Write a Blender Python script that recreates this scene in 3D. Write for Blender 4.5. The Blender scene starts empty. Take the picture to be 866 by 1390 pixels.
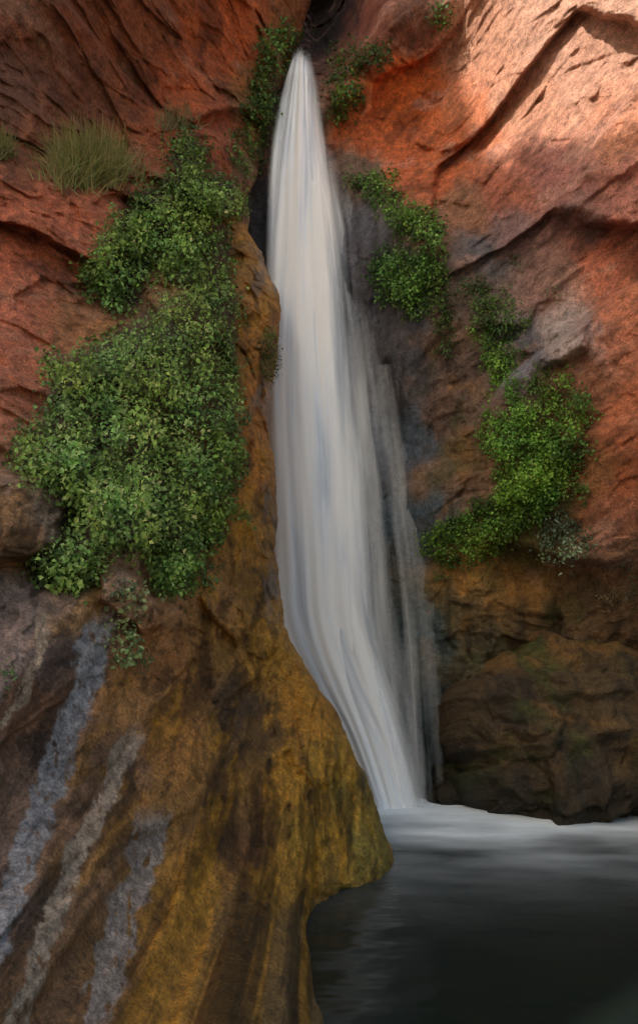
import bpy, math, numpy as np
rng=np.random.default_rng(7)
H=3.0; F=900.0; CX=433.0; HY=900.0      # camera height (m); focal length, centre column and horizon row in image pixels
GAIN=2.45
# ------------------------------------------------------------------ helpers
def world(img_x,img_y,d):
    """image pixel coordinates unprojected through the camera at a chosen depth -> world metres"""
    img_x=np.asarray(img_x,float); img_y=np.asarray(img_y,float); d=np.asarray(d,float)
    return np.stack([(img_x-CX)/F*d, d, H+(HY-img_y)/F*d],-1)
def lin(c):
    c=np.asarray(c,float)/255.0
    return np.where(c<=0.04045,c/12.92,((c+0.055)/1.055)**2.4)
def sm(a,b,x):
    t=np.clip((x-a)/(b-a),0,1); return t*t*(3-2*t)
def lim(C,m=.62):
    C=np.maximum(C,.004); k=np.max(C,-1,keepdims=True); return C*np.where(k>m,m/k,1)
def hsh(ix,iy,seed):
    h=(ix.astype(np.int64)*374761393+iy.astype(np.int64)*668265263+seed*2147483647+seed*974711)&0xffffffff
    h=((h^(h>>13))*1274126177)&0xffffffff
    h=((h^(h>>16))*2246822519)&0xffffffff
    h=h^(h>>15)
    return (h&0xffffff)/float(0xffffff)
def pn(x,y,seed=0):
    ix=np.floor(x); iy=np.floor(y); fx=x-ix; fy=y-iy
    u=fx*fx*fx*(fx*(fx*6-15)+10); v=fy*fy*fy*(fy*(fy*6-15)+10)
    def g(dx,dy):
        a=hsh(ix+dx,iy+dy,seed)*2*np.pi
        return np.cos(a)*(fx-dx)+np.sin(a)*(fy-dy)
    n=(g(0,0)*(1-u)+g(1,0)*u)*(1-v)+(g(0,1)*(1-u)+g(1,1)*u)*v
    return n*1.5
def fbm(x,y,o=4,seed=0,ridge=False,gain=0.5):
    s=0;a=1;t=0
    for i in range(o):
        n=pn(x*2**i+17.3*i,y*2**i-9.1*i,seed+i*13)
        if ridge: n=1-2*np.abs(n)
        s=s+a*n;t+=a;a*=gain
    return s/t
def facet(x,y,seed,k=12.,tilt=1.0):
    ix=np.floor(x); iy=np.floor(y); W=0; V=0
    for dx in (-1,0,1):
        for dy in (-1,0,1):
            cx=ix+dx; cy=iy+dy
            px=cx+0.1+0.8*hsh(cx,cy,seed); py=cy+0.1+0.8*hsh(cx,cy,seed+5)
            d=(x-px)**2+(y-py)**2
            w=np.exp(-k*d)+1e-30
            val=(hsh(cx,cy,seed+9)-0.5)*1.2+tilt*((hsh(cx,cy,seed+11)-0.5)*(x-px)+(hsh(cx,cy,seed+14)-0.5)*(y-py))*2
            W=W+w; V=V+w*val
    return V/W
def crack(x,y,seed):
    ix=np.floor(x); iy=np.floor(y); f1=np.full(x.shape,9.); f2=np.full(x.shape,9.)
    for dx in (-1,0,1):
        for dy in (-1,0,1):
            cx=ix+dx; cy=iy+dy
            d=np.sqrt((x-(cx+0.1+0.8*hsh(cx,cy,seed)))**2+(y-(cy+0.1+0.8*hsh(cx,cy,seed+5)))**2)
            n1=np.minimum(f1,d); f2=np.minimum(f2,np.maximum(f1,d)); f1=n1
    return f2-f1
class TPS:
    def __init__(s,pts):
        p=np.array(pts,float); s.p=p[:,:2]/500.0; v=p[:,2]
        n=len(p); r2=((s.p[:,None]-s.p[None])**2).sum(-1)
        K=0.5*r2*np.log(r2+1e-9)+np.eye(n)*2e-3
        A=np.zeros((n+3,n+3)); A[:n,:n]=K; A[:n,n]=1; A[:n,n+1:]=s.p; A[n,:n]=1; A[n+1:,:n]=s.p.T
        s.w=np.linalg.solve(A,np.r_[v,0,0,0])
    def __call__(s,x,y):
        x=x/500.0;y=y/500.0; n=len(s.p)
        o=s.w[n]+s.w[n+1]*x+s.w[n+2]*y
        for i in range(n):
            r2=(x-s.p[i,0])**2+(y-s.p[i,1])**2
            o=o+s.w[i]*0.5*r2*np.log(r2+1e-9)
        return o
def colfield(pts,x,y,p=2.2):
    W=0;C=0
    for a,b,c in pts:
        w=1/(((x-a)**2+(y-b)**2)+150)**(p)
        w=w*1e9; W=W+w; C=C+w[...,None]*lin(c)
    return C/W[...,None]
def poly_sdf(poly,x,y):
    poly=np.array(poly,float); n=len(poly)
    d=np.full(x.shape,1e18); ins=np.zeros(x.shape,bool)
    for i in range(n):
        a=poly[i]; b=poly[(i+1)%n]; e=b-a
        wx=x-a[0]; wy=y-a[1]
        t=np.clip((wx*e[0]+wy*e[1])/(e@e+1e-9),0,1)
        d=np.minimum(d,(wx-e[0]*t)**2+(wy-e[1]*t)**2)
        c=((a[1]>y)!=(b[1]>y))&(x<(b[0]-a[0])*(y-a[1])/((b[1]-a[1])+1e-12)+a[0])
        ins^=c
    d=np.sqrt(d); return np.where(ins,d,-d)
def ell(cx,cy,rx,ry,ang=0):
    t=np.linspace(0,2*np.pi,18,endpoint=False); a=math.radians(ang)
    return [(cx+rx*math.cos(q)*math.cos(a)-ry*math.sin(q)*math.sin(a),cy+rx*math.cos(q)*math.sin(a)+ry*math.sin(q)*math.cos(a)) for q in t]
def make_mesh(name,V,faces,mat,smooth=True,attrs=None,cols=None,uv=None):
    me=bpy.data.meshes.new(name)
    V=np.asarray(V,np.float32).reshape(-1,3); Fc=np.asarray(faces,np.int32); k=Fc.shape[1]
    me.vertices.add(len(V)); me.vertices.foreach_set('co',V.ravel())
    me.loops.add(Fc.size); me.loops.foreach_set('vertex_index',Fc.ravel())
    me.polygons.add(len(Fc)); me.polygons.foreach_set('loop_start',np.arange(0,Fc.size,k,dtype=np.int32))
    me.polygons.foreach_set('loop_total',np.full(len(Fc),k,np.int32))
    me.update(calc_edges=True)
    me.polygons.foreach_set('use_smooth',np.full(len(Fc),smooth))
    if cols is not None:
        a=me.color_attributes.new('col','FLOAT_COLOR','POINT')
        c=np.ones((len(V),4),np.float32); c[:,:3]=cols.reshape(-1,3); a.data.foreach_set('color',c.ravel())
    for kx,vx in (attrs or {}).items():
        a=me.attributes.new(kx,'FLOAT','POINT'); a.data.foreach_set('value',np.asarray(vx,np.float32).ravel())
    if uv is not None:
        l=me.uv_layers.new(name='UVMap'); u=np.asarray(uv,np.float32).reshape(-1,2)[Fc.ravel()]
        l.data.foreach_set('uv',u.ravel())
    me.materials.append(mat); me.validate(); 
    ob=bpy.data.objects.new(name,me); bpy.context.scene.collection.objects.link(ob); return ob
def gridfaces(r,c,mask=None):
    i=np.arange(r*c).reshape(r,c)
    f=np.stack([i[:-1,:-1],i[1:,:-1],i[1:,1:],i[:-1,1:]],-1)
    return f[mask] if mask is not None else f.reshape(-1,4)
def compact(V,f,*arrs):
    u,inv=np.unique(f.ravel(),return_inverse=True)
    return (V.reshape(-1,3)[u],inv.reshape(f.shape))+tuple(a.reshape(-1,*a.shape[2:])[u] for a in arrs)

# ------------------------------------------------------------------ materials
def newmat(name):
    m=bpy.data.materials.new(name); m.use_nodes=True; nt=m.node_tree; nt.nodes.clear()
    return m,nt,nt.nodes,nt.links
def rock_mat():
    m,nt,N,L=newmat('weathered_rock')
    out=N.new('ShaderNodeOutputMaterial'); b=N.new('ShaderNodeBsdfPrincipled'); L.new(b.outputs[0],out.inputs[0])
    at=N.new('ShaderNodeAttribute'); at.attribute_name='col'
    aw=N.new('ShaderNodeAttribute'); aw.attribute_name='wet'
    tc=N.new('ShaderNodeTexCoord')
    n1=N.new('ShaderNodeTexNoise'); n1.inputs['Scale'].default_value=6; n1.inputs['Detail'].default_value=8; n1.inputs['Roughness'].default_value=.72
    n2=N.new('ShaderNodeTexNoise'); n2.inputs['Scale'].default_value=30; n2.inputs['Detail'].default_value=3; n2.inputs['Roughness'].default_value=.75
    for n in (n1,n2): L.new(tc.outputs['Object'],n.inputs['Vector'])
    r1=N.new('ShaderNodeMapRange'); r1.inputs[1].default_value=.35; r1.inputs[2].default_value=.65; r1.inputs[3].default_value=.55; r1.inputs[4].default_value=1.42
    r2=N.new('ShaderNodeMapRange'); r2.inputs[1].default_value=.35; r2.inputs[2].default_value=.65; r2.inputs[3].default_value=.62; r2.inputs[4].default_value=1.33
    L.new(n1.outputs[0],r1.inputs[0]); L.new(n2.outputs[0],r2.inputs[0])
    mu=N.new('ShaderNodeMath'); mu.operation='MULTIPLY'; L.new(r1.outputs[0],mu.inputs[0]); L.new(r2.outputs[0],mu.inputs[1])
    vm=N.new('ShaderNodeVectorMath'); vm.operation='SCALE'; L.new(at.outputs['Color'],vm.inputs[0]); L.new(mu.outputs[0],vm.inputs['Scale'])
    L.new(vm.outputs[0],b.inputs['Base Color'])
    rr=N.new('ShaderNodeMapRange'); rr.inputs[3].default_value=.9; rr.inputs[4].default_value=.3
    L.new(aw.outputs['Fac'],rr.inputs[0]); L.new(rr.outputs[0],b.inputs['Roughness'])
    b.inputs['Specular IOR Level'].default_value=.45
    b1=N.new('ShaderNodeBump'); b1.inputs['Strength'].default_value=1.0; b1.inputs['Distance'].default_value=.13; L.new(n1.outputs[0],b1.inputs['Height'])
    b2=N.new('ShaderNodeBump'); b2.inputs['Strength'].default_value=.9; b2.inputs['Distance'].default_value=.03; L.new(n2.outputs[0],b2.inputs['Height'])
    L.new(b1.outputs[0],b2.inputs['Normal']); L.new(b2.outputs[0],b.inputs['Normal'])
    return m
def leaf_mat():
    m,nt,N,L=newmat('leaf')
    out=N.new('ShaderNodeOutputMaterial'); at=N.new('ShaderNodeAttribute'); at.attribute_name='col'
    b=N.new('ShaderNodeBsdfPrincipled'); b.inputs['Roughness'].default_value=.5; b.inputs['Specular IOR Level'].default_value=.35
    t=N.new('ShaderNodeBsdfTranslucent'); mx=N.new('ShaderNodeMixShader'); mx.inputs[0].default_value=.28
    L.new(at.outputs['Color'],b.inputs['Base Color']); L.new(at.outputs['Color'],t.inputs['Color'])
    L.new(b.outputs[0],mx.inputs[1]); L.new(t.outputs[0],mx.inputs[2]); L.new(mx.outputs[0],out.inputs[0])
    return m
def fall_mat():
    m,nt,N,L=newmat('falling_water')
    out=N.new('ShaderNodeOutputMaterial'); uv=N.new('ShaderNodeUVMap'); uv.uv_map='UVMap'
    de=N.new('ShaderNodeAttribute'); de.attribute_name='dens'
    def streak(su,sv,det):
        mp=N.new('ShaderNodeMapping'); mp.inputs['Scale'].default_value=(su,sv,1); L.new(uv.outputs[0],mp.inputs[0])
        n=N.new('ShaderNodeTexNoise'); n.inputs['Scale'].default_value=1; n.inputs['Detail'].default_value=det; n.inputs['Roughness'].default_value=.45
        n.inputs['Distortion'].default_value=.2
        L.new(mp.outputs[0],n.inputs['Vector']); return n
    s1=streak(5,.2,3); s2=streak(22,.2,2)
    ad=N.new('ShaderNodeMath'); ad.operation='MULTIPLY_ADD'; L.new(s2.outputs[0],ad.inputs[0]); ad.inputs[1].default_value=.25; L.new(s1.outputs[0],ad.inputs[2])
    mr=N.new('ShaderNodeMapRange'); mr.inputs[1].default_value=.43; mr.inputs[2].default_value=.82; mr.inputs[3].default_value=-.44; mr.inputs[4].default_value=.4
    L.new(ad.outputs[0],mr.inputs[0])
    a1=N.new('ShaderNodeMath'); a1.operation='ADD'; L.new(de.outputs['Fac'],a1.inputs[0]); L.new(mr.outputs[0],a1.inputs[1]); a1.use_clamp=True
    a2=N.new('ShaderNodeMath'); a2.operation='MULTIPLY'; L.new(a1.outputs[0],a2.inputs[0])
    e=N.new('ShaderNodeMapRange'); e.inputs[2].default_value=.6; L.new(de.outputs['Fac'],e.inputs[0]); L.new(e.outputs[0],a2.inputs[1]); a2.use_clamp=True
    cr=N.new('ShaderNodeMix'); cr.data_type='RGBA'; cr.inputs[6].default_value=(.74,.83,.97,1); cr.inputs[7].default_value=(.97,.975,.99,1)
    cm=N.new('ShaderNodeMapRange'); cm.inputs[1].default_value=.42; cm.inputs[2].default_value=.68; L.new(ad.outputs[0],cm.inputs[0]); L.new(cm.outputs[0],cr.inputs[0])
    d=N.new('ShaderNodeBsdfDiffuse'); L.new(cr.outputs[2],d.inputs[0])
    t=N.new('ShaderNodeBsdfTranslucent'); L.new(cr.outputs[2],t.inputs[0])
    mx=N.new('ShaderNodeMixShader'); mx.inputs[0].default_value=.03; L.new(d.outputs[0],mx.inputs[1]); L.new(t.outputs[0],mx.inputs[2])
    tr=N.new('ShaderNodeBsdfTransparent'); m2=N.new('ShaderNodeMixShader'); L.new(a2.outputs[0],m2.inputs[0]); L.new(tr.outputs[0],m2.inputs[1]); L.new(mx.outputs[0],m2.inputs[2])
    L.new(m2.outputs[0],out.inputs[0])
    return m
def pool_mat():
    m,nt,N,L=newmat('pool_water')
    out=N.new('ShaderNodeOutputMaterial'); b=N.new('ShaderNodeBsdfPrincipled'); L.new(b.outputs[0],out.inputs[0])
    fo=N.new('ShaderNodeAttribute'); fo.attribute_name='foam'
    mx=N.new('ShaderNodeMix'); mx.data_type='RGBA'; mx.inputs[6].default_value=(.009,.014,.012,1); mx.inputs[7].default_value=(.84,.92,.97,1)
    L.new(fo.outputs['Fac'],mx.inputs[0]); L.new(mx.outputs[2],b.inputs['Base Color'])
    rr=N.new('ShaderNodeMapRange'); rr.inputs[3].default_value=.16; rr.inputs[4].default_value=.9; rr.inputs[2].default_value=.5; L.new(fo.outputs['Fac'],rr.inputs[0]); L.new(rr.outputs[0],b.inputs['Roughness'])
    b.inputs['IOR'].default_value=1.33; b.inputs['Specular IOR Level'].default_value=.3
    tc=N.new('ShaderNodeTexCoord'); mp=N.new('ShaderNodeMapping'); mp.inputs['Scale'].default_value=(.8,1.6,1); L.new(tc.outputs['Object'],mp.inputs[0])
    n=N.new('ShaderNodeTexNoise'); n.inputs['Scale'].default_value=1.4; n.inputs['Detail'].default_value=2; L.new(mp.outputs[0],n.inputs['Vector'])
    bu=N.new('ShaderNodeBump'); bu.inputs['Strength'].default_value=.3; bu.inputs['Distance'].default_value=.12; L.new(n.outputs[0],bu.inputs['Height']); L.new(bu.outputs[0],b.inputs['Normal'])
    return m
def mist_mat():
    m,nt,N,L=newmat('water_mist')
    out=N.new('ShaderNodeOutputMaterial'); v=N.new('ShaderNodeVolumeScatter'); L.new(v.outputs[0],out.inputs['Volume'])
    v.inputs['Color'].default_value=(.95,.98,1,1); v.inputs['Anisotropy'].default_value=0
    tc=N.new('ShaderNodeTexCoord'); ln=N.new('ShaderNodeVectorMath'); ln.operation='LENGTH'; L.new(tc.outputs['Object'],ln.inputs[0])
    mr=N.new('ShaderNodeMapRange'); mr.interpolation_type='SMOOTHERSTEP'; mr.inputs[1].default_value=1.0; mr.inputs[2].default_value=.0; mr.inputs[3].default_value=0; mr.inputs[4].default_value=1.3
    L.new(ln.outputs['Value'],mr.inputs[0]); L.new(mr.outputs[0],v.inputs['Density'])
    return m
ROCK=rock_mat(); LEAF=leaf_mat(); FALL=fall_mat(); POOL=pool_mat(); MIST=mist_mat()

# ------------------------------------------------------------------ foliage outlines
ivy_main=[(60,485),(120,472),(180,432),(230,400),(280,385),(322,410),(330,500),(326,600),(322,690),(300,735),(272,748),(262,790),(235,806),(210,800),(212,755),(150,742),(122,800),(60,790),(50,770),(90,730),(92,690),(60,660),(15,640),(25,600),(58,560),(65,520)]
ivy_up=[(118,360),(130,318),(160,290),(185,255),(228,235),(236,195),(262,178),(282,225),(320,250),(335,290),(305,298),(318,345),(320,410),(285,410),(240,390),(215,368),(180,412),(150,425),(125,395)]
# ------------------------------------------------------------------ LEFT: cliff + travertine buttress
edge=np.array([(425,-220),(422,0),(412,45),(402,66),(390,100),(373,160),(362,200),(350,240),(336,270),(336,312),(356,342),(374,395),(381,430),(376,480),(365,530),(368,600),(376,660),(375,740),(380,800),(386,850),(406,890),(430,930),(462,975),(490,1040),(507,1080),(520,1120),(537,1170),(546,1220),(560,1300),(580,1450)],float)
ctlA=[(-90,-220,11),(-90,0,11),(-90,200,10.5),(-90,400,9),(-90,600,7.6),(-90,800,6.3),(-90,1000,5.2),(-90,1200,4.3),(-90,1450,3.4),
(100,-220,12),(100,0,12.4),(60,150,12.2),(60,300,10.9),(130,245,12.6),(30,450,9.2),(30,550,8.7),(20,700,7.4),
(250,-220,14),(250,50,14.6),(230,150,14.4),(300,200,14.3),(380,-220,16.5),(390,30,17),(370,100,16.8),(350,200,16),(335,270,15.2),
(170,350,11.8),(260,300,12.8),(250,400,11.5),(200,500,10.2),(100,550,9.6),(100,650,8.6),(200,650,9.2),(280,600,10.3),(200,750,8.4),(80,780,7.6),
(335,340,13.8),(360,420,13.4),(350,500,12.8),(340,600,12),(350,700,11.5),(360,800,11),(320,800,10.2),(280,850,9.2),(380,870,10.9),(400,950,10.3),(330,950,9.4),(450,1000,10.3),(480,1080,10.1),(430,1100,9.2),(380,1100,8.4),
(520,1150,9.8),(535,1180,9.75),(480,1190,9.1),(500,1240,9.1),(560,1300,9.6),(430,1260,8.3),(480,1330,8.1),(560,1450,9),
(150,900,7.2),(50,900,6.3),(200,1000,7.1),(100,1050,6),(300,1050,8),(50,1200,4.9),(200,1200,5.8),(300,1200,6.7),(390,1200,7.8),(400,1260,7.2),(418,1295,6.85),(370,1300,6.2),(440,1380,5.75),(390,1380,5.2),(300,1300,5.8),(200,1350,4.8),(100,1350,4.3),(400,1450,4.7),(200,1450,4.2),(480,1450,6)]
nr=1060; nc=400; nw=26
PY_A=np.linspace(-220,1450,nr)
R_A=np.interp(PY_A,edge[:,1],edge[:,0])+4*fbm(PY_A/18,PY_A*0+.5,4,3)+5*fbm(PY_A/70,PY_A*0+.5,2,8)
LA=-90.
U=np.linspace(0,1,nc)
PX=LA+(R_A[:,None]-LA)*U[None]; PY=np.repeat(PY_A[:,None],nc,1)
D0=TPS(ctlA)(PX,PY)
Wd=world(PX,PY,D0); X=Wd[...,0]; Z=Wd[...,2]
but=sm(-40,60,poly_sdf([(300,300),(345,290),(800,300),(800,1600),(-300,1600),(-300,660),(60,640),(60,500),(200,420),(290,400)],PX,PY))   # travertine weight
wx=X+.25*fbm(X*.7,Z*.7,2,21)+.05*fbm(X*4,Z*4,3,23); wz=Z+.25*fbm(X*.7,Z*.7,2,22)+.05*fbm(X*4,Z*4,3,24)
a=math.radians(-28); c_,s_=math.cos(a),math.sin(a)
ru=(wx*c_+wz*s_); rv=(-wx*s_+wz*c_)
red=.80*facet(ru/3.0,rv/2.3,31,60,.8)+.28*facet(ru/1.3,rv/1.0,32,45,.8)+.11*facet(ru/.5,rv/.4,33,25,.9)+.045*facet(ru/.2,rv/.17,35,14)+.07*fbm(ru*1.5,rv*2,5,34)
red+=-.05*sm(.07,.0,crack(ru/2.1,rv/1.4,37))
flu=.34*fbm(wx*1.1,wz*.30,3,41,True)+.24*facet(wx/.85,wz/1.7,42,30)+.13*facet(wx/.34,wz/.6,43,26)+.055*facet(wx/.15,wz/.22,46,16)+.06*fbm(wx*4,wz*2.2,5,44)+.3*fbm(wx*.5,wz*.5,3,45)-.05*sm(.09,0,crack(wx/.7,wz/1.3,48))
sc=np.clip(D0/11,.45,1.2)
D=D0+(1-but)*red*.8-but*flu*sc*.95
for P,t in ((ivy_main,.35),(ivy_up,.3)):
    D-=t*np.sqrt(sm(0,45,poly_sdf(P,PX,PY)))
D-=.35*sm(-6,8,poly_sdf([(-60,640),(60,648),(90,680),(80,740),(40,760),(-60,765)],PX+6*fbm(PX/20,PY/20,3,5),PY))
D-=.3*sm(-4,8,poly_sdf([(132,780),(150,765),(185,780),(215,820),(224,850),(195,862),(170,842),(140,820)],PX+6*fbm(PX/20,PY/20,3,5),PY))
de=(R_A[:,None]-PX); rad=26.
tt=np.clip(1-de/rad,0,1); D=D+.75*(1-np.sqrt(np.clip(1-tt*tt,0,1)))
DA=D
w=np.linspace(0,1,nw+1)[1:]
Dw=D[:,-1:]+ (w[None]**1.1)*5.0
PXw=R_A[:,None]-(w[None]**.8)*45+3*fbm(Dw*2,PY_A[:,None]/30+0*Dw,3,9)*w[None]
PXa=np.concatenate([PX,PXw],1); PYa=np.concatenate([PY,np.repeat(PY_A[:,None],nw,1)],1); Da=np.concatenate([D,Dw],1)
VA=world(PXa,PYa,Da)
colA=[(60,30,(90,50,32)),(200,40,(100,54,31)),(330,50,(128,64,32)),(250,120,(126,64,35)),(120,130,(88,52,35)),(20,120,(84,54,41)),(60,200,(100,60,39)),(300,190,(116,62,40)),(380,60,(100,62,32)),(370,140,(90,70,36)),(340,240,(95,70,50)),
(60,300,(150,84,58)),(20,330,(150,80,55)),(100,360,(140,78,55)),(30,440,(146,84,62)),(30,560,(140,84,62)),(90,430,(120,80,52)),(200,420,(112,82,55)),
(60,660,(128,104,90)),(20,690,(114,82,52)),(20,740,(98,70,46)),(70,700,(132,112,98)),
(345,340,(112,82,38)),(360,400,(122,86,40)),(350,480,(130,88,40)),(340,560,(142,92,38)),(350,640,(132,86,35)),(350,720,(106,74,26)),(350,800,(96,68,26)),(290,810,(118,84,48)),(185,800,(140,105,80)),(150,780,(140,115,100)),
(380,880,(142,102,36)),(300,880,(114,82,40)),(320,960,(62,48,34)),(360,1000,(80,58,32)),(410,960,(142,98,34)),(440,1040,(132,98,34)),(480,1090,(106,86,32)),(500,1150,(94,80,32)),(430,1120,(132,100,32)),(390,1070,(132,94,30)),(350,1080,(96,68,34)),
(20,800,(94,78,70)),(20,870,(100,84,78)),(60,960,(94,66,48)),(230,900,(116,78,44)),(200,960,(130,92,54)),(240,1000,(130,88,41)),(150,1050,(94,70,52)),(40,1080,(90,70,57)),(20,1200,(82,66,58)),(110,1180,(104,76,52)),
(240,1100,(116,82,40)),(270,1180,(122,86,36)),(230,1260,(114,80,36)),(330,1160,(92,62,34)),(300,1120,(82,58,34)),(370,1180,(134,96,32)),(330,1260,(84,62,32)),(390,1270,(90,68,34)),(200,1350,(96,68,34)),(60,1350,(94,68,46)),(380,1380,(80,62,34))]
WX=PXa+34*fbm(PXa/45,PYa/70,5,51)+14*fbm(PXa/9,PYa/20,4,52); WY=PYa+50*fbm(PXa/50,PYa/80,5,53)
Xa=VA[...,0]; Za=VA[...,2]; butA=np.concatenate([but,np.repeat(but[:,-1:],nw,1)],1)
C=colfield(colA,WX,WY)*(GAIN*(1+.15*butA))[...,None]
st=fbm(Xa*3+.6*fbm(Xa,Za*.7,2,60),Za*.55,6,61,gain=.6)
dk=sm(.03,.25,st)*butA; C*=(1-.6*dk)[...,None]
oc=sm(.03,.28,fbm(Xa*2.2+3,Za*.8,6,62,gain=.6))*butA*sm(-100,250,PXa)
C=C*(1-.4*oc[...,None])+(.4*oc)[...,None]*lin((178,126,34))*GAIN
blk=sm(.12,.26,fbm(Xa*4+3,Za*2.4,6,66,gain=.62))*butA; C*=(1-.5*blk)[...,None]
def ribbon(pts,w0,seed):
    pts=np.array(pts,float); xr=np.interp(PYa,pts[:,1],pts[:,0])+14*fbm(PYa/45,PXa/60,5,seed)+6*fbm(PXa/12,PYa/25,4,seed+5); ww=w0*(1+.9*fbm(PYa/40,PXa*0,4,seed+1))
    on=sm(pts[0,1]-15,pts[0,1]+25,PYa)*sm(pts[-1,1]+15,pts[-1,1]-25,PYa)
    return sm(1.15,.8,np.abs(PXa-xr)/ww)*on
rb=[([(140,835),(118,930),(80,1030),(50,1120),(10,1240),(-60,1400)],20,71,(110,110,114)),
    ([(185,985),(150,1070),(100,1170),(60,1280),(20,1400)],15,74,(134,120,106)),
    ([(210,1100),(190,1180),(165,1250),(130,1400)],24,77,(122,112,106)),
    ([(30,780),(20,850),(0,920),(-50,1000)],20,80,(118,100,92)),
    ([(60,830),(52,890),(25,960),(-10,1000)],8,83,(140,122,104))]
for p_,w_,s2,cc in rb:
    k=ribbon(p_,w_,s2)*.88*sm(-.35,-.1,fbm(PXa/14,PYa/34,6,s2+2,gain=.65)); C=C*(1-k[...,None])+k[...,None]*lin(cc)*GAIN*(1+.6*fbm(PXa/10,PYa/16,4,s2+3))[...,None]
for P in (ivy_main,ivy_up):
    k=.85*sm(-8,12,poly_sdf(P,PXa,PYa)+8*fbm(PXa/15,PYa/15,3,88)); C=C*(1-k[...,None])+k[...,None]*np.array([.035,.04,.018])  # dark green-brown behind ivy, shade between leaves painted on the rock
cav=fbm(Xa*1.3,Za*1.6,6,90,gain=.6); C*=(1+.6*cav)[...,None]
gr=sm(.1,.4,fbm(Xa*.9+7,Za*1.1,6,91,gain=.6))*(1-butA)*.5; C=C*(1-gr[...,None])+gr[...,None]*lin((118,88,70))*GAIN
vd=sm(.08,.3,fbm(Xa*1.4+27,Za*.7,6,93,gain=.62))*(1-butA)*.5; C*=(1-vd)[...,None]
wet=np.clip(butA*(.45+.8*dk+.4*fbm(Xa*2,Za,3,95)),0,1)
C=lim(C)
mask=(butA[:-1,:-1]>.5)
for nm,mk in (('travertine_buttress',mask),('sandstone_cliff',~mask)):
    f=gridfaces(nr,nc+nw,mk); v,f,cc,ww=compact(VA,f,C,wet)
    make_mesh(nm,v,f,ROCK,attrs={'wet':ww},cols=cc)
def surfA(px,py):
    r=np.interp(py,PY_A,R_A); u=np.clip((px-LA)/(r-LA),0,1)*(nc-1); j=np.clip(u.astype(int),0,nc-2)
    i=np.clip(((py+220)/(1670)*(nr-1)).astype(int),0,nr-2); return DA[i,j]

# ------------------------------------------------------------------ RIGHT / BACK wall
ctlB=[(320,-220,18),(430,-220,25),(445,0,25),(436,45,22),(560,-220,17),(500,0,17.3),(480,60,17.2),(560,60,16.3),(410,90,17.9),(320,80,18.5),(320,400,17),(320,800,16.5),(320,1180,16),
(400,230,17.2),(430,400,16.4),(450,640,15.8),(480,850,15.4),(500,1090,15.0),(490,160,16.9),(520,230,16.3),(500,280,15.9),(560,300,15),(600,330,14.4),(540,380,15.1),(520,500,15.7),(560,600,15.2),(590,760,14.8),(600,950,14.8),(600,1090,14.8),(600,1180,14.6),
(600,450,14.2),(640,600,13.8),(680,500,13.3),(620,200,15.6),(620,50,15.8),(640,-220,16),(700,100,14.2),(700,250,13.8),(650,320,14.4),(690,380,13.6),(760,450,12.45),(720,480,12.9),(700,330,13.6),(800,-220,13.5),(800,100,12.8),(800,300,12.4),(960,-220,11.8),(960,100,11.3),(960,400,10.6),(960,700,10.8),(860,600,11.2),(860,500,11.4),(780,600,12.3),(700,650,13.2),(640,720,13.7),(700,770,13.5),(770,740,12.9),(800,750,12.6),(860,720,11.9),(620,860,14.4),(680,850,13.8),(640,950,14.4),(750,860,13.4),(850,850,12.8),(780,930,13.8),(880,940,13.4),(960,900,12.6),(700,960,14.2),(800,1030,14.2),(900,1030,13.8),(620,1050,14.4),(700,1085,14.4),(800,1095,14.2),(900,1100,13.9),(700,1180,14.2),(850,1180,14),(960,1180,13.6)]
br,bc=900,450
PYb1=np.linspace(-220,1180,br); PXb1=np.linspace(300,980,bc)
PXb,PYb=np.meshgrid(PXb1,PYb1)
D0=TPS(ctlB)(PXb,PYb); Wd=world(PXb,PYb,D0); X=Wd[...,0]; Z=Wd[...,2]
fallz=sm(640,520,PXb-.08*(PYb-600))*sm(120,300,PYb)      # smooth wet chute
low=sm(-30,60,poly_sdf([(560,1300),(560,420),(640,400),(690,700),(700,790),(760,790),(1100,620),(1100,1300)],PXb,PYb))
wx=X+.22*fbm(X*.7,Z*.7,2,121)+.06*fbm(X*3,Z*3,4,123); wz=Z+.22*fbm(X*.7,Z*.7,2,122)+.06*fbm(X*3,Z*3,4,124)
a=math.radians(38); c_,s_=math.cos(a),math.sin(a)
ru=(wx*c_+wz*s_); rv=(-wx*s_+wz*c_)
red=.66*facet(ru/3.6,rv/2.4,131,60,.65)+.20*facet(ru/1.5,rv/1.25,132,32,.75)+.08*facet(ru/.6,rv/.52,133,20,.8)+.04*facet(ru/.24,rv/.2,135,14)+.12*fbm(ru*1.1,rv*1.6,6,134)
flu=.22*fbm(wx*1.3,wz*.4,4,141,True)+.2*facet(wx/.8,wz/1.6,142,20)+.06*facet(wx/.3,wz/.5,143,16)+.04*fbm(wx*5,wz*2.5,4,144)
bou=.34*facet(wx/1.6,wz/1.3,151,26)+.18*facet(wx/.6,wz/.5,152,22)+.07*facet(wx/.25,wz/.2,155,14)+.07*fbm(wx*3,wz*3,5,153,True)+.25*fbm(wx*.7,wz*.7,3,154)
D=D0+(1-fallz)*((1-low)*red*.85+low*bou*.85)+fallz*(-flu*.6)
D-= .4*sm(-6,10,poly_sdf([(712,478),(742,438),(796,440),(800,470),(770,492),(735,500)],PXb+5*fbm(PXb/14,PYb/14,3,164),PYb+5*fbm(PXb/14,PYb/14,3,165)))
D+= 3.0*sm(-4,16,poly_sdf([(418,-120),(474,-120),(462,20),(440,62),(420,66),(414,40)],PXb+5*fbm(PXb/14,PYb/14,3,166),PYb))   # the slot the stream leaves by
DB=D
VB=world(PXb,PYb,D)
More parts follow.
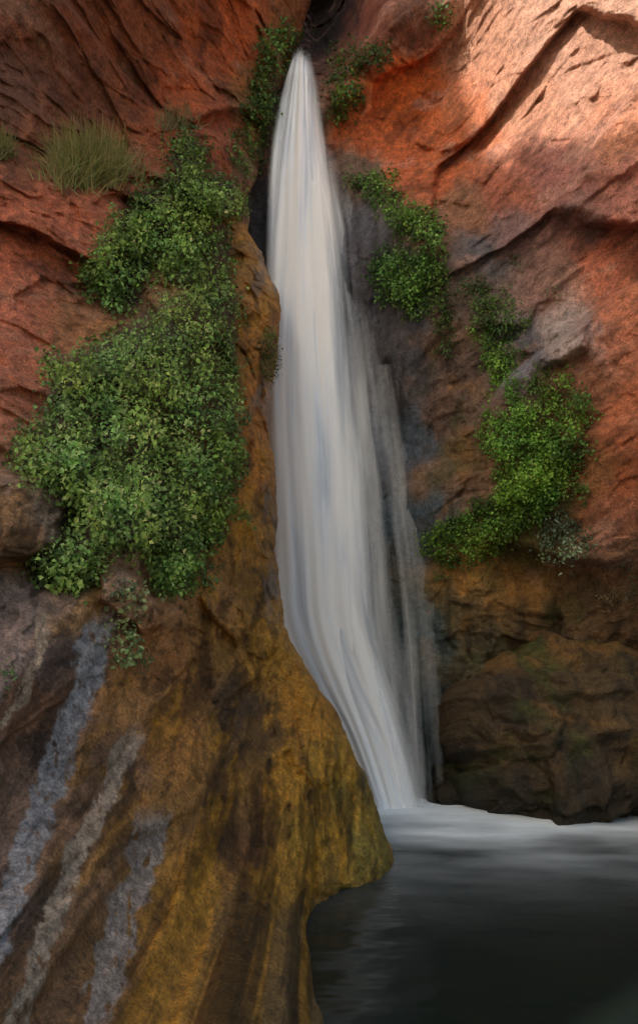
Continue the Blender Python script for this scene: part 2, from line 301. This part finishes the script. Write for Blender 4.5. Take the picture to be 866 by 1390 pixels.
colB=[(500,20,(104,58,44)),(470,60,(92,56,40)),(560,30,(100,66,52)),(560,130,(160,80,36)),(500,180,(145,74,38)),(600,220,(150,80,46)),(540,210,(150,76,40)),(640,160,(160,96,66)),(700,130,(176,126,102)),(800,90,(186,138,116)),(650,40,(176,128,104)),(850,30,(188,144,122)),(740,20,(186,140,118)),(850,180,(162,108,84)),(850,250,(134,86,74)),(760,250,(122,78,70)),(680,260,(130,76,58)),(700,320,(104,80,78)),(780,300,(114,84,78)),(740,380,(104,78,70)),(760,450,(126,112,108)),(720,480,(88,86,92)),(820,350,(144,84,64)),(850,430,(148,90,66)),(790,520,(110,70,50)),(855,560,(132,76,50)),(850,660,(124,70,44)),  # pale upper-right points: sunlit patch brightened through its colour
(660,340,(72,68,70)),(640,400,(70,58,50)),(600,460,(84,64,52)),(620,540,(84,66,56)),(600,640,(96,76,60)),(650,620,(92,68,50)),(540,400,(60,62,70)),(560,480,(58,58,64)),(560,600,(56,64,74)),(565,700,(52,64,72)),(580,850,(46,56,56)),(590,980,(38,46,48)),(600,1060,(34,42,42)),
(640,770,(120,88,44)),(700,740,(78,66,34)),(690,800,(108,76,36)),(620,820,(78,66,42)),(650,900,(58,52,36)),(720,850,(66,50,28)),(720,950,(56,44,27)),(760,1020,(48,38,26)),(700,1060,(38,34,26)),(830,1060,(44,36,27)),(850,760,(124,92,72)),(850,700,(130,84,64)),(840,860,(78,58,38)),(800,830,(78,60,42)),(850,950,(60,46,32)),(800,930,(62,48,32)),(800,650,(104,68,40)),(740,700,(60,56,30)),
(440,-40,(30,20,16)),(440,0,(30,20,16)),(455,20,(34,23,18)),(438,45,(34,24,19)),(400,150,(80,66,56)),(350,300,(62,64,70)),(400,600,(80,86,96)),(450,900,(70,80,86)),(480,240,(96,78,66)),(500,310,(68,68,74)),(620,290,(110,76,56))]  # near-black slot points paint its shade into the rock colour
WX=PXb+30*fbm(PXb/45,PYb/60,5,161)+12*fbm(PXb/10,PYb/18,4,162); WY=PYb+40*fbm(PXb/50,PYb/70,5,163)
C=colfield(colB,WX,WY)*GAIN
Xb=VB[...,0]; Zb=VB[...,2]
C*=(1+.4*fbm(ru*1.2,rv*2.4,6,170,gain=.6))[...,None]
gr=sm(.1,.4,fbm(Xb*.9+7,Zb*1.1,6,171,gain=.6))*(1-fallz)*(1-low)*.5; C=C*(1-gr[...,None])+gr[...,None]*lin((152,116,102))*GAIN
vd=sm(.08,.3,fbm(ru*.8+27,rv*1.6,6,193,gain=.62))*(1-low)*.45; C*=(1-vd)[...,None]
st=sm(.03,.3,fbm(Xb*3,Zb*.5,6,172,gain=.6))*np.maximum(low,fallz); C*=(1-.5*st)[...,None]
oc=sm(.05,.35,fbm(Xb*1.5+3,Zb*1.2,6,173,gain=.6))*low*.4*sm(980,820,PYb); C=C*(1-oc[...,None])+oc[...,None]*lin((128,90,40))*GAIN
gm=sm(.05,.3,fbm(Xb*1.2+13,Zb*.9,6,175,gain=.6))*low*.55; C=C*(1-gm[...,None])+gm[...,None]*lin((60,64,28))*GAIN*.7
C=lim(C,.7)
wet=np.clip(np.maximum(fallz*.9,low*.45)*(.7+.6*st),0,1)
lowm=low[:-1,:-1]>.5
for nm,mk in (('sandstone_cliff',~lowm),('wet_rock_wall',lowm)):
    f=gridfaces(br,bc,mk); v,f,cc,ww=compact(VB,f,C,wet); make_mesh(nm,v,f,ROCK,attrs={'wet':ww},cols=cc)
def surfB(px,py):
    j=np.clip(((px-300)/680*(bc-1)).astype(int),0,bc-2); i=np.clip(((py+220)/1400*(br-1)).astype(int),0,br-2); return DB[i,j]
# ------------------------------------------------------------------ boulder at the water's edge
def boulder(name,c,rad_,tilt,seed,nu=420,nv=300,tint=1.0):
    th=np.linspace(-np.pi,np.pi,nu)[None]; ph=np.linspace(-np.pi/2+.02,np.pi/2-.02,nv)[:,None]
    sx=np.cos(ph)*np.sin(th); sy=-np.cos(ph)*np.cos(th); sz=np.sin(ph)+0*th
    n=np.stack([sx,sy,sz],-1); e=np.sign(n)*np.abs(n)**.82; e/=np.linalg.norm(e,axis=-1,keepdims=True)**.6
    P=e*np.array(rad_); ca,sa=math.cos(tilt),math.sin(tilt)
    P=np.stack([P[...,0]*ca-P[...,2]*sa,P[...,1],P[...,0]*sa+P[...,2]*ca],-1)
    u=P[...,0]+.35*P[...,1]; v=P[...,2]+.25*P[...,1]
    u=u+.2*fbm(u,v,3,seed); v=v+.2*fbm(u,v,3,seed+1)
    h=.40*facet(u/1.9,v/1.5,seed+2,22,.9)+.17*facet(u/.8,v/.65,seed+3,22)+.08*facet(u/.3,v/.26,seed+4,16)+.18*fbm(u*1.6,v*1.6,6,seed+5)
    P=P+n*h[...,None]+np.array(c)
    C=np.zeros(P.shape)+lin((62,49,31))*GAIN
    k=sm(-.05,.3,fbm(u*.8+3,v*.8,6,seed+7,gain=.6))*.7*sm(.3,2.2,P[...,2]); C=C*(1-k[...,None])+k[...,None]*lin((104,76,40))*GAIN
    k=sm(.0,.3,fbm(u*1.1+9,v*.7,6,seed+8,gain=.6))*.75; C=C*(1-k[...,None])+k[...,None]*lin((56,64,26))*GAIN*.8
    k=sm(.0,.25,fbm(u*2.5,v*.8,6,seed+9,gain=.6))*.65; C=C*(1-k[...,None])+k[...,None]*lin((30,25,20))*GAIN
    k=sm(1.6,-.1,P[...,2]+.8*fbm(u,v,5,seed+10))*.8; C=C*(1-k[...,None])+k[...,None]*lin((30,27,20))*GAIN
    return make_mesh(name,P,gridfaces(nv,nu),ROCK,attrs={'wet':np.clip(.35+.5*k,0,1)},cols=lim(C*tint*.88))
boulder('boulder',(5.45,14.15,1.25),(2.85,1.75,2.35),math.radians(16),400)
boulder('boulder',(9.3,13.4,1.2),(2.2,1.9,2.9),math.radians(-10),440)
boulder('boulder',(3.3,14.6,.1),(1.0,.8,1.0),0.,470,200,140,.8)

# ------------------------------------------------------------------ waterfall
def sheet(name,Lp,Rp,y0,bulge,dens,py0,py1,seed,parent,fl=.12,fr=.3):
    n,mc=420,120
    py=np.linspace(py0,py1,n); Lp=np.array(Lp,float); Rp=np.array(Rp,float)
    l=np.interp(py,Lp[:,0],Lp[:,1]); r=np.interp(py,Rp[:,0],Rp[:,1])
    ker=np.ones(31)/31; pad=lambda q:np.convolve(np.pad(q,15,mode='edge'),ker,'valid'); l=pad(l); r=pad(r)
    u=np.linspace(0,1,mc); P=l[:,None]+(r-l)[:,None]*u; Q=np.repeat(py[:,None],mc,1)
    d=np.interp(py,[55,75,100,230,400,640,850,1090,1120],[18.2,17.5,17.1,16.4,15.8,15.2,14.75,14.2,14.15])[:,None]+y0-bulge*(1-(2*u-1)**2)[None]
    d=d+.12*pn(u[None]*5+0*d,Q/400,seed)+.03*pn(u[None]*14+0*d,Q/260,seed+1)
    V=world(P,Q,d)
    v=np.cumsum(np.r_[0,np.linalg.norm(np.diff(V[:,mc//2],axis=0),axis=1)])
    um=u[None]*np.clip((r-l)/100,.5,3)[:,None]**.35
    UV=np.stack([um,np.repeat(v[:,None],mc,1)+seed*3],-1)
    dn=dens(u[None]+0*Q,Q)*sm(0,fl,u)[None]*sm(1,1-fr,u)[None]
    ob=make_mesh(name,V,gridfaces(n,mc),FALL,attrs={'dens':dn},uv=UV); ob.parent=parent
wf=bpy.data.objects.new('waterfall',None); bpy.context.scene.collection.objects.link(wf)
top=lambda q:sm(58,100,q)
sheet('main_curtain',[(56,404),(75,396),(110,384),(150,373),(220,362),(330,356),(540,350),(850,360),(930,400),(1000,445),(1118,495)],
      [(56,418),(75,426),(110,438),(150,448),(230,474),(300,492),(400,514),(500,538),(640,564),(760,580),(850,590),(1118,606)],0,.5,
      lambda u,q:(1.35-.8*sm(250,700,q)*u)*top(q),56,1118,1,wf,.12,.65)
sheet('inner_flow',[(60,403),(75,398),(150,385),(220,372),(330,362),(540,352),(850,362),(930,405),(1000,450),(1118,500)],
      [(60,418),(75,424),(150,438),(230,460),(300,470),(400,485),(500,500),(640,518),(850,536),(1118,574)],-.15,.45,
      lambda u,q:1.2*top(q),60,1118,5,wf,.15,.45)
sheet('veil',[(225,440),(300,445),(400,455),(640,480),(850,500),(1000,510),(1118,515)],
      [(225,472),(260,492),(300,520),(400,554),(640,612),(850,640),(1000,652),(1118,664)],.25,.3,
      lambda u,q:(.44-.14*u)*sm(225,290,q),222,1118,9,wf,.2,.8)
def mist(name,c,r):
    th=np.linspace(-np.pi,np.pi,33)[None]; ph=np.linspace(-np.pi/2,np.pi/2,17)[:,None]
    V=np.stack([np.cos(ph)*np.cos(th),np.cos(ph)*np.sin(th),np.sin(ph)+0*th],-1)
    ob=make_mesh(name,V,gridfaces(17,33),MIST); ob.location=c; ob.scale=r
mist('mist',(2.9,13.3,.0),(3.9,1.7,1.9))
# ------------------------------------------------------------------ pool
xs=np.linspace(-18,22,500); ys=np.linspace(-8,17.5,420); Xp,Yp=np.meshgrid(xs,ys)
qx=Xp-2.0; qy=Yp-14.2
nn=fbm(Xp*.35,Yp*.8,4,200)
wr=.9*fbm(Xp*.5,Yp*.5,3,205)
r=np.sqrt((qx*np.where(qx>0,.5,1.0))**2+(qy*.8)**2)+.25*wr
foam=1.0*np.exp(-(r/2.0)**2)+.40*np.exp(-(np.sqrt(((qx-1.2)*.40)**2+(qy+2.0+.4*wr)**2)/2.45)**2)*(.85+1.8*nn)
foam=np.clip(foam,0,1)
make_mesh('pool',np.stack([Xp,Yp,0*Xp+.012*pn(Xp*1.2,Yp*1.5,3)],-1),gridfaces(420,500),POOL,attrs={'foam':foam})

# ------------------------------------------------------------------ foliage
def rot_rand(n): 
    v=rng.normal(size=(n,3)); return v/np.linalg.norm(v,axis=1,keepdims=True)
def leafmass(name,parts,surf,mat=LEAF):
    VV=[];CC=[]
    for P in parts:
        poly=P['poly']; pa=np.array(poly,float); x0,y0=pa.min(0)-12; x1,y1=pa.max(0)+12
        size=P.get('size',.1)*.86; thick=P.get('thick',.4); cover=P.get('cover',3.0); per=9
        dm=float(np.mean(surf(pa[:,0],pa[:,1])))
        area=(x1-x0)*(y1-y0)*(dm/F)**2
        ncl=max(6,int(area*cover/(size*size*.45)/per))
        x=rng.uniform(x0,x1,ncl); y=rng.uniform(y0,y1,ncl)
        wxx=x+P.get('rag',26)*fbm(x/26,y/30,4,5); wyy=y+P.get('rag',26)*fbm(x/22,y/30,4,6)
        sd=poly_sdf(poly,wxx,wyy); hol=fbm(x/34,y/38,4,P.get('seed',77))
        keep=(sd>0)&(hol>-.40+P.get('holes',0)); x,y,sd=x[keep],y[keep],sd[keep]
        n=len(x)
        if n==0: continue
        lump=.2+1.6*np.clip(fbm(x/30,y/26,4,P.get('seed',77)+3)+.3,0,1)
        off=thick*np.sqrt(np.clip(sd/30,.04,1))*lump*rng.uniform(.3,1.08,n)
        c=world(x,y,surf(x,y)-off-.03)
        cl=.32+.68*np.clip(off/thick,0,1)**.8  # self-shade painted in: leaves deeper in the mass get darker colour
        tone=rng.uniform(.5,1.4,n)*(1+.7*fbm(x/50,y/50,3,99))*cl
        warm=np.clip(.5+1.2*fbm(x/60+5,y/45,3,97),0,1)
        c=np.repeat(c,per,0); tone=np.repeat(tone,per)*rng.uniform(.65,1.4,n*per); warm=np.repeat(warm,per)[:,None]; N=n*per
        c=c+rng.normal(size=(N,3))*size*1.05*np.array([1,.7,1.2])
        nrm=np.array([0,-.7,.7])+.8*rot_rand(N); nrm/=np.linalg.norm(nrm,axis=1,keepdims=True)
        d=np.array([0,-.3,-.9])+.9*rot_rand(N); d-=nrm*(d*nrm).sum(1,keepdims=True); d/=np.linalg.norm(d,axis=1,keepdims=True)+1e-9
        s=np.cross(nrm,d); Lf=(size*rng.uniform(.45,1.35,N))[:,None]; w_=Lf*P.get('wide',.38)*rng.uniform(.7,1.15,(N,1))
        q=np.stack([c,c+d*Lf*.45+s*w_+nrm*Lf*.12,c+d*Lf-nrm*Lf*.1,c+d*Lf*.45-s*w_+nrm*Lf*.12],1)
        base=np.array(P.get('col',(.09,.2,.03))); alt=np.array(P.get('alt',(.16,.25,.05))); k=rng.uniform(0,1,(N,1))**1.4
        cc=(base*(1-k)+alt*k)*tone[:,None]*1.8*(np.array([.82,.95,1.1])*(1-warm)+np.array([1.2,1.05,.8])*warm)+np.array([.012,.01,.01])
        VV.append(q.reshape(-1,3)); CC.append(np.repeat(cc,4,0))
    V=np.concatenate(VV); C=np.clip(np.concatenate(CC),.003,.6); m=len(V)//4; i=np.arange(m)[:,None]*4
    f=np.concatenate([i+[0,1,2],i+[0,2,3]],0)
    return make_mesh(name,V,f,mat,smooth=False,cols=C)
G1=(.12,.23,.04);G2=(.24,.34,.10);GD=(.07,.145,.03)
leafmass('climbing_ivy',[dict(poly=ivy_main,size=.08,thick=.75,cover=4,col=G1,alt=G2,holes=-.2),
   dict(poly=[(215,740),(275,735),(268,795),(235,808),(210,800)],size=.06,thick=.35,cover=4,col=(.12,.26,.03),alt=(.2,.34,.06),holes=-.5,rag=10),
   dict(poly=ell(80,770,34,30),size=.075,thick=.3,cover=3.5,col=G1,alt=G2),
   dict(poly=[(290,560),(328,560),(324,700),(295,730),(250,720)],size=.07,thick=.6,cover=2.5,col=(.15,.28,.03),alt=(.23,.36,.06))],surfA)
leafmass('climbing_ivy',[dict(poly=ivy_up,size=.095,thick=.6,cover=4.2,col=(.11,.21,.035),alt=(.2,.31,.08),holes=-.05,seed=12),
   dict(poly=ell(258,215,24,40,-10),size=.095,thick=.45,cover=3.5,col=GD,alt=G1),
   dict(poly=ell(300,270,32,28,20),size=.095,thick=.5,cover=3.5,col=G1,alt=G2),
   dict(poly=ell(338,190,24,52,10),size=.1,thick=.35,cover=3.8,col=GD,alt=G1,holes=-.05)],surfA)
leafmass('moss_patch',[dict(poly=ell(380,68,28,30),size=.11,thick=.35,cover=4.6,col=GD,alt=(.12,.24,.04),holes=-.2),
   dict(poly=ell(358,125,18,38,8),size=.11,thick=.35,cover=4.6,col=GD,alt=(.12,.24,.04),holes=-.2)],surfA)
leafmass('moss_patch',[dict(poly=ell(366,482,15,34,0),size=.05,thick=.22,cover=4,col=(.1,.15,.03),alt=(.16,.2,.05),rag=5)],surfA)
leafmass('moss_patch',[dict(poly=ell(466,130,20,38,5),size=.11,thick=.3,cover=4.4,col=GD,alt=(.11,.2,.03),holes=-.2,rag=14),dict(poly=ell(485,78,45,20,-10),size=.1,thick=.2,cover=3,col=GD,alt=(.11,.2,.03),holes=.05)],surfB)
leafmass('ledge_plants',[dict(poly=[(466,242),(500,232),(535,236),(550,266),(592,288),(610,315),(608,350),(590,347),(560,328),(530,306),(500,274),(478,260)],size=.095,thick=.4,cover=5,col=(.09,.2,.03),alt=(.16,.3,.06),holes=-.45,rag=12),
   dict(poly=[(498,345),(540,330),(562,343),(579,350),(582,395),(586,430),(560,434),(540,414),(510,400),(495,378)],size=.095,thick=.35,cover=4.6,col=(.08,.18,.03),alt=(.14,.27,.05),holes=-.15),
   dict(poly=ell(596,410,17,40),size=.085,thick=.25,cover=3.6,col=(.07,.14,.02),alt=G1,holes=-.15),dict(poly=ell(610,470,14,9),size=.07,thick=.15,cover=2.8,col=(.06,.1,.02),alt=G1),
   dict(poly=ell(585,360,30,12,35),size=.085,thick=.2,cover=3.6,col=(.08,.19,.02),alt=G1,rag=10)],surfB)
leafmass('hanging_vine',[dict(poly=[(628,390),(650,386),(690,395),(708,440),(704,490),(680,475),(650,440)],size=.075,thick=.2,cover=3.6,col=GD,alt=G1,holes=-.05),
   dict(poly=[(642,450),(670,448),(695,500),(722,555),(760,600),(770,640),(740,690),(690,690),(672,640),(645,590),(655,560),(690,560),(660,500)],size=.072,thick=.45,cover=4.6,col=(.11,.25,.028),alt=(.18,.34,.055),holes=-.15),
   dict(poly=[(725,500),(765,500),(800,545),(797,620),(770,670),(740,660),(745,590),(730,540)],size=.072,thick=.4,cover=3.4,col=(.09,.2,.025),alt=(.15,.3,.05),holes=.08,seed=9),
   dict(poly=[(566,738),(630,686),(690,676),(704,720),(650,766),(594,776)],size=.072,thick=.35,cover=4,col=(.09,.19,.02),alt=(.14,.27,.04),holes=-.05),
   dict(poly=[(800,640),(780,700),(770,660)],size=.07,thick=.2,cover=2.4,col=(.09,.19,.03),alt=G1,holes=.05),
   dict(poly=ell(700,680,44,34),size=.072,thick=.35,cover=3.8,col=(.09,.2,.02),alt=G1)],surfB)
leafmass('silver_shrub',[dict(poly=ell(765,735,34,30),size=.1,thick=.55,cover=4,col=(.15,.22,.11),alt=(.25,.32,.2),wide=.24,holes=-.4,rag=12)],surfB)
leafmass('fern',[dict(poly=ell(172,812,28,22),size=.08,thick=.2,cover=3,col=(.15,.2,.08),alt=(.26,.31,.15),holes=-.15,rag=14),
   dict(poly=ell(165,868,24,36,20),size=.08,thick=.25,cover=3.6,col=(.17,.27,.09),alt=(.3,.4,.18),holes=-.2,rag=14),dict(poly=ell(198,884,16,12),size=.075,thick=.2,cover=3,col=(.17,.27,.09),alt=(.3,.4,.18),holes=-.3,rag=8),
   dict(poly=ell(8,912,10,8),size=.05,thick=.15,cover=2.5,col=(.12,.2,.06),alt=(.2,.3,.1),holes=-.4,rag=5),
   dict(poly=ell(285,780,10,22),size=.06,thick=.15,cover=2.5,col=(.12,.2,.06),alt=(.2,.3,.1),holes=-.2,rag=8)],surfA)
leafmass('rock_tufts',[dict(poly=ell(835,790,30,32),size=.06,thick=.12,cover=1.6,col=(.16,.15,.09),alt=(.26,.24,.16),wide=.2,holes=.1),
   dict(poly=ell(700,355,12,8),size=.06,thick=.12,cover=2,col=(.12,.16,.06),alt=(.2,.2,.1)),dict(poly=ell(750,395,10,14),size=.06,thick=.12,cover=2,col=(.12,.16,.06),alt=(.2,.2,.1)),
   dict(poly=ell(600,20,14,22),size=.09,thick=.2,cover=2,col=GD,alt=G1)],surfB)
def tuft(name,img_x,img_y,spread,n,Ln,surf,col,alt):
    x=img_x+rng.normal(size=n)*spread; y=img_y+rng.normal(size=n)*spread*.35
    p=world(x,y,surf(x,y)-.03)
    az=rng.uniform(0,2*np.pi,n); lean=rng.uniform(.1,1.1,n)
    d=np.stack([np.cos(az)*lean,np.sin(az)*lean*.6-.35,np.ones(n)],1); d/=np.linalg.norm(d,axis=1,keepdims=True)
    L_=(Ln*rng.uniform(.3,1.15,n))[:,None]; s=np.cross(d,[0,1,0]); s/=np.linalg.norm(s,axis=1,keepdims=True)
    s=s*.009
    pts=[]
    for k in range(4):
        t=k/3; c=p+d*L_*t+np.array([0,0,-1])*L_*t*t*.55*lean[:,None]; w_=(1-t*.9)
        pts+= [c-s*w_,c+s*w_]
    V=np.stack(pts,1).reshape(-1,3); i=np.arange(n)[:,None]*8
    f=np.concatenate([i+[2*k,2*k+1,2*k+3,2*k+2] for k in range(3)],0)
    kk=rng.uniform(0,1,(n,1)); C=(np.array(col)*(1-kk)+np.array(alt)*kk)*rng.uniform(.5,1.35,(n,1))
    return make_mesh(name,V,f,LEAF,smooth=False,cols=np.repeat(C,8,0))
tuft('grass_tuft',128,240,24,1800,.9,surfA,(.2,.27,.07),(.38,.3,.13))
tuft('grass_tuft',4,212,7,250,.5,surfA,(.16,.22,.06),(.3,.25,.1))
tuft('grass_tuft',240,170,14,200,.5,surfA,(.2,.18,.08),(.3,.22,.1))

# ------------------------------------------------------------------ sun, sky, unseen blocker added to shade the alcove
S=np.array([-.55,-.45,.70]); S/=np.linalg.norm(S)
bnd=np.array([(597,-120),(600,0),(606,60),(628,115),(655,205),(690,228),(722,200),(765,192),(830,182),(900,170),(960,165)],float)
T=world(bnd[:,0],bnd[:,1],surfB(bnd[:,0],bnd[:,1]))
hd=np.array([S[0],S[1]])/np.hypot(S[0],S[1]); pd=np.array([-hd[1],hd[0]])
DIST=27.
a_=T[:,:2]@pd; al=T[:,:2]@hd; rz=T[:,2]+(DIST-al)*S[2]/np.hypot(S[0],S[1])
o=np.argsort(a_); ra=a_[o]; rz=rz[o]
lo=min(world(np.array([980.,-90.,430.]),np.array([0,0,0]),np.array([11.,11,18]))[:,:2]@pd)
hi=max(world(np.array([980.,-90.,430.,-90]),np.array([0,0,0,0]),np.array([11.,11,18,3.4]))[:,:2]@pd)
tall_hi = (T[0,:2]@pd) > (T[-1,:2]@pd)
aa=np.linspace(min(lo,ra[0])-1,max(hi,ra[-1])+1,500); zz=np.interp(aa,ra,rz)
edge_a=T[0,:2]@pd
if tall_hi: zz=np.where(aa>edge_a,rz.max()+np.clip((aa-edge_a)*30,0,3),zz)
else: zz=np.where(aa<edge_a,rz.max()+np.clip((edge_a-aa)*30,0,3),zz)
zz=zz+.5*fbm(aa*1.1,aa*0,4,300)
nv=140; vv=np.linspace(0,1,nv); Ag=np.repeat(aa[:,None],nv,1); Zg=-1.2+(zz[:,None]+1.2)*vv[None]
prof=(1-np.abs(2*(np.arange(500)/499)-1)**6)[:,None]
dep=DIST+1.5*(1-vv)[None]-1.2*fbm(Ag*.2,Zg*.2,4,301)*sm(1,.85,vv)[None]
fr=np.stack([Ag*pd[0]+dep*hd[0],Ag*pd[1]+dep*hd[1],Zg],-1)
dep2=dep+1+9*prof*(1-.35*vv[None])
bk=np.stack([Ag*pd[0]+dep2*hd[0],Ag*pd[1]+dep2*hd[1],Zg-0.6*vv[None]],-1)[:,::-1]
V=np.concatenate([fr,bk,fr[:,:1]],1)
make_mesh('shadow_blocker',V,gridfaces(500,2*nv+1),ROCK,attrs={'wet':np.zeros(V.shape[:2])},cols=np.ones(V.shape)*lin((185,125,95))*1.7)  # added out of view; rim shaped to throw the wanted shadow edge
g=np.linspace(-500,500,80); gx,gy=np.meshgrid(g,g)
make_mesh('ground',np.stack([gx,gy,gx*0-.9],-1),gridfaces(80,80),ROCK,attrs={'wet':gx*0},cols=np.ones((80,80,3))*np.array([.58,.49,.40]))
sun=bpy.data.lights.new('sun','SUN'); sun.energy=5; sun.angle=math.radians(.4); sun.color=(1,.93,.84)
so=bpy.data.objects.new('sun',sun); bpy.context.scene.collection.objects.link(so)
from mathutils import Vector
so.rotation_euler=Vector(S).to_track_quat('Z','Y').to_euler(); so.location=(-20,-20,40)
w=bpy.data.worlds.new('World'); bpy.context.scene.world=w; w.use_nodes=True; nt=w.node_tree
bg=nt.nodes['Background']; sky=nt.nodes.new('ShaderNodeTexSky'); sky.sky_type='NISHITA'; sky.sun_disc=False
sky.sun_elevation=math.asin(S[2]); sky.sun_rotation=math.atan2(S[0],S[1])%(2*math.pi); sky.air_density=2.0; sky.dust_density=5.0; sky.ozone_density=1.2
nt.links.new(sky.outputs[0],bg.inputs[0]); bg.inputs[1].default_value=.15
cam=bpy.data.cameras.new('camera'); cam.sensor_fit='VERTICAL'; cam.sensor_height=36; cam.lens=36*F/1390; cam.shift_y=(HY-695)/1390
cam.clip_end=2000; co=bpy.data.objects.new('camera',cam); bpy.context.scene.collection.objects.link(co)
co.location=(0,0,H); co.rotation_euler=(math.radians(90),0,0); bpy.context.scene.camera=co
vs=bpy.context.scene.view_settings; vs.view_transform='Standard'; vs.look='None'; vs.exposure=0
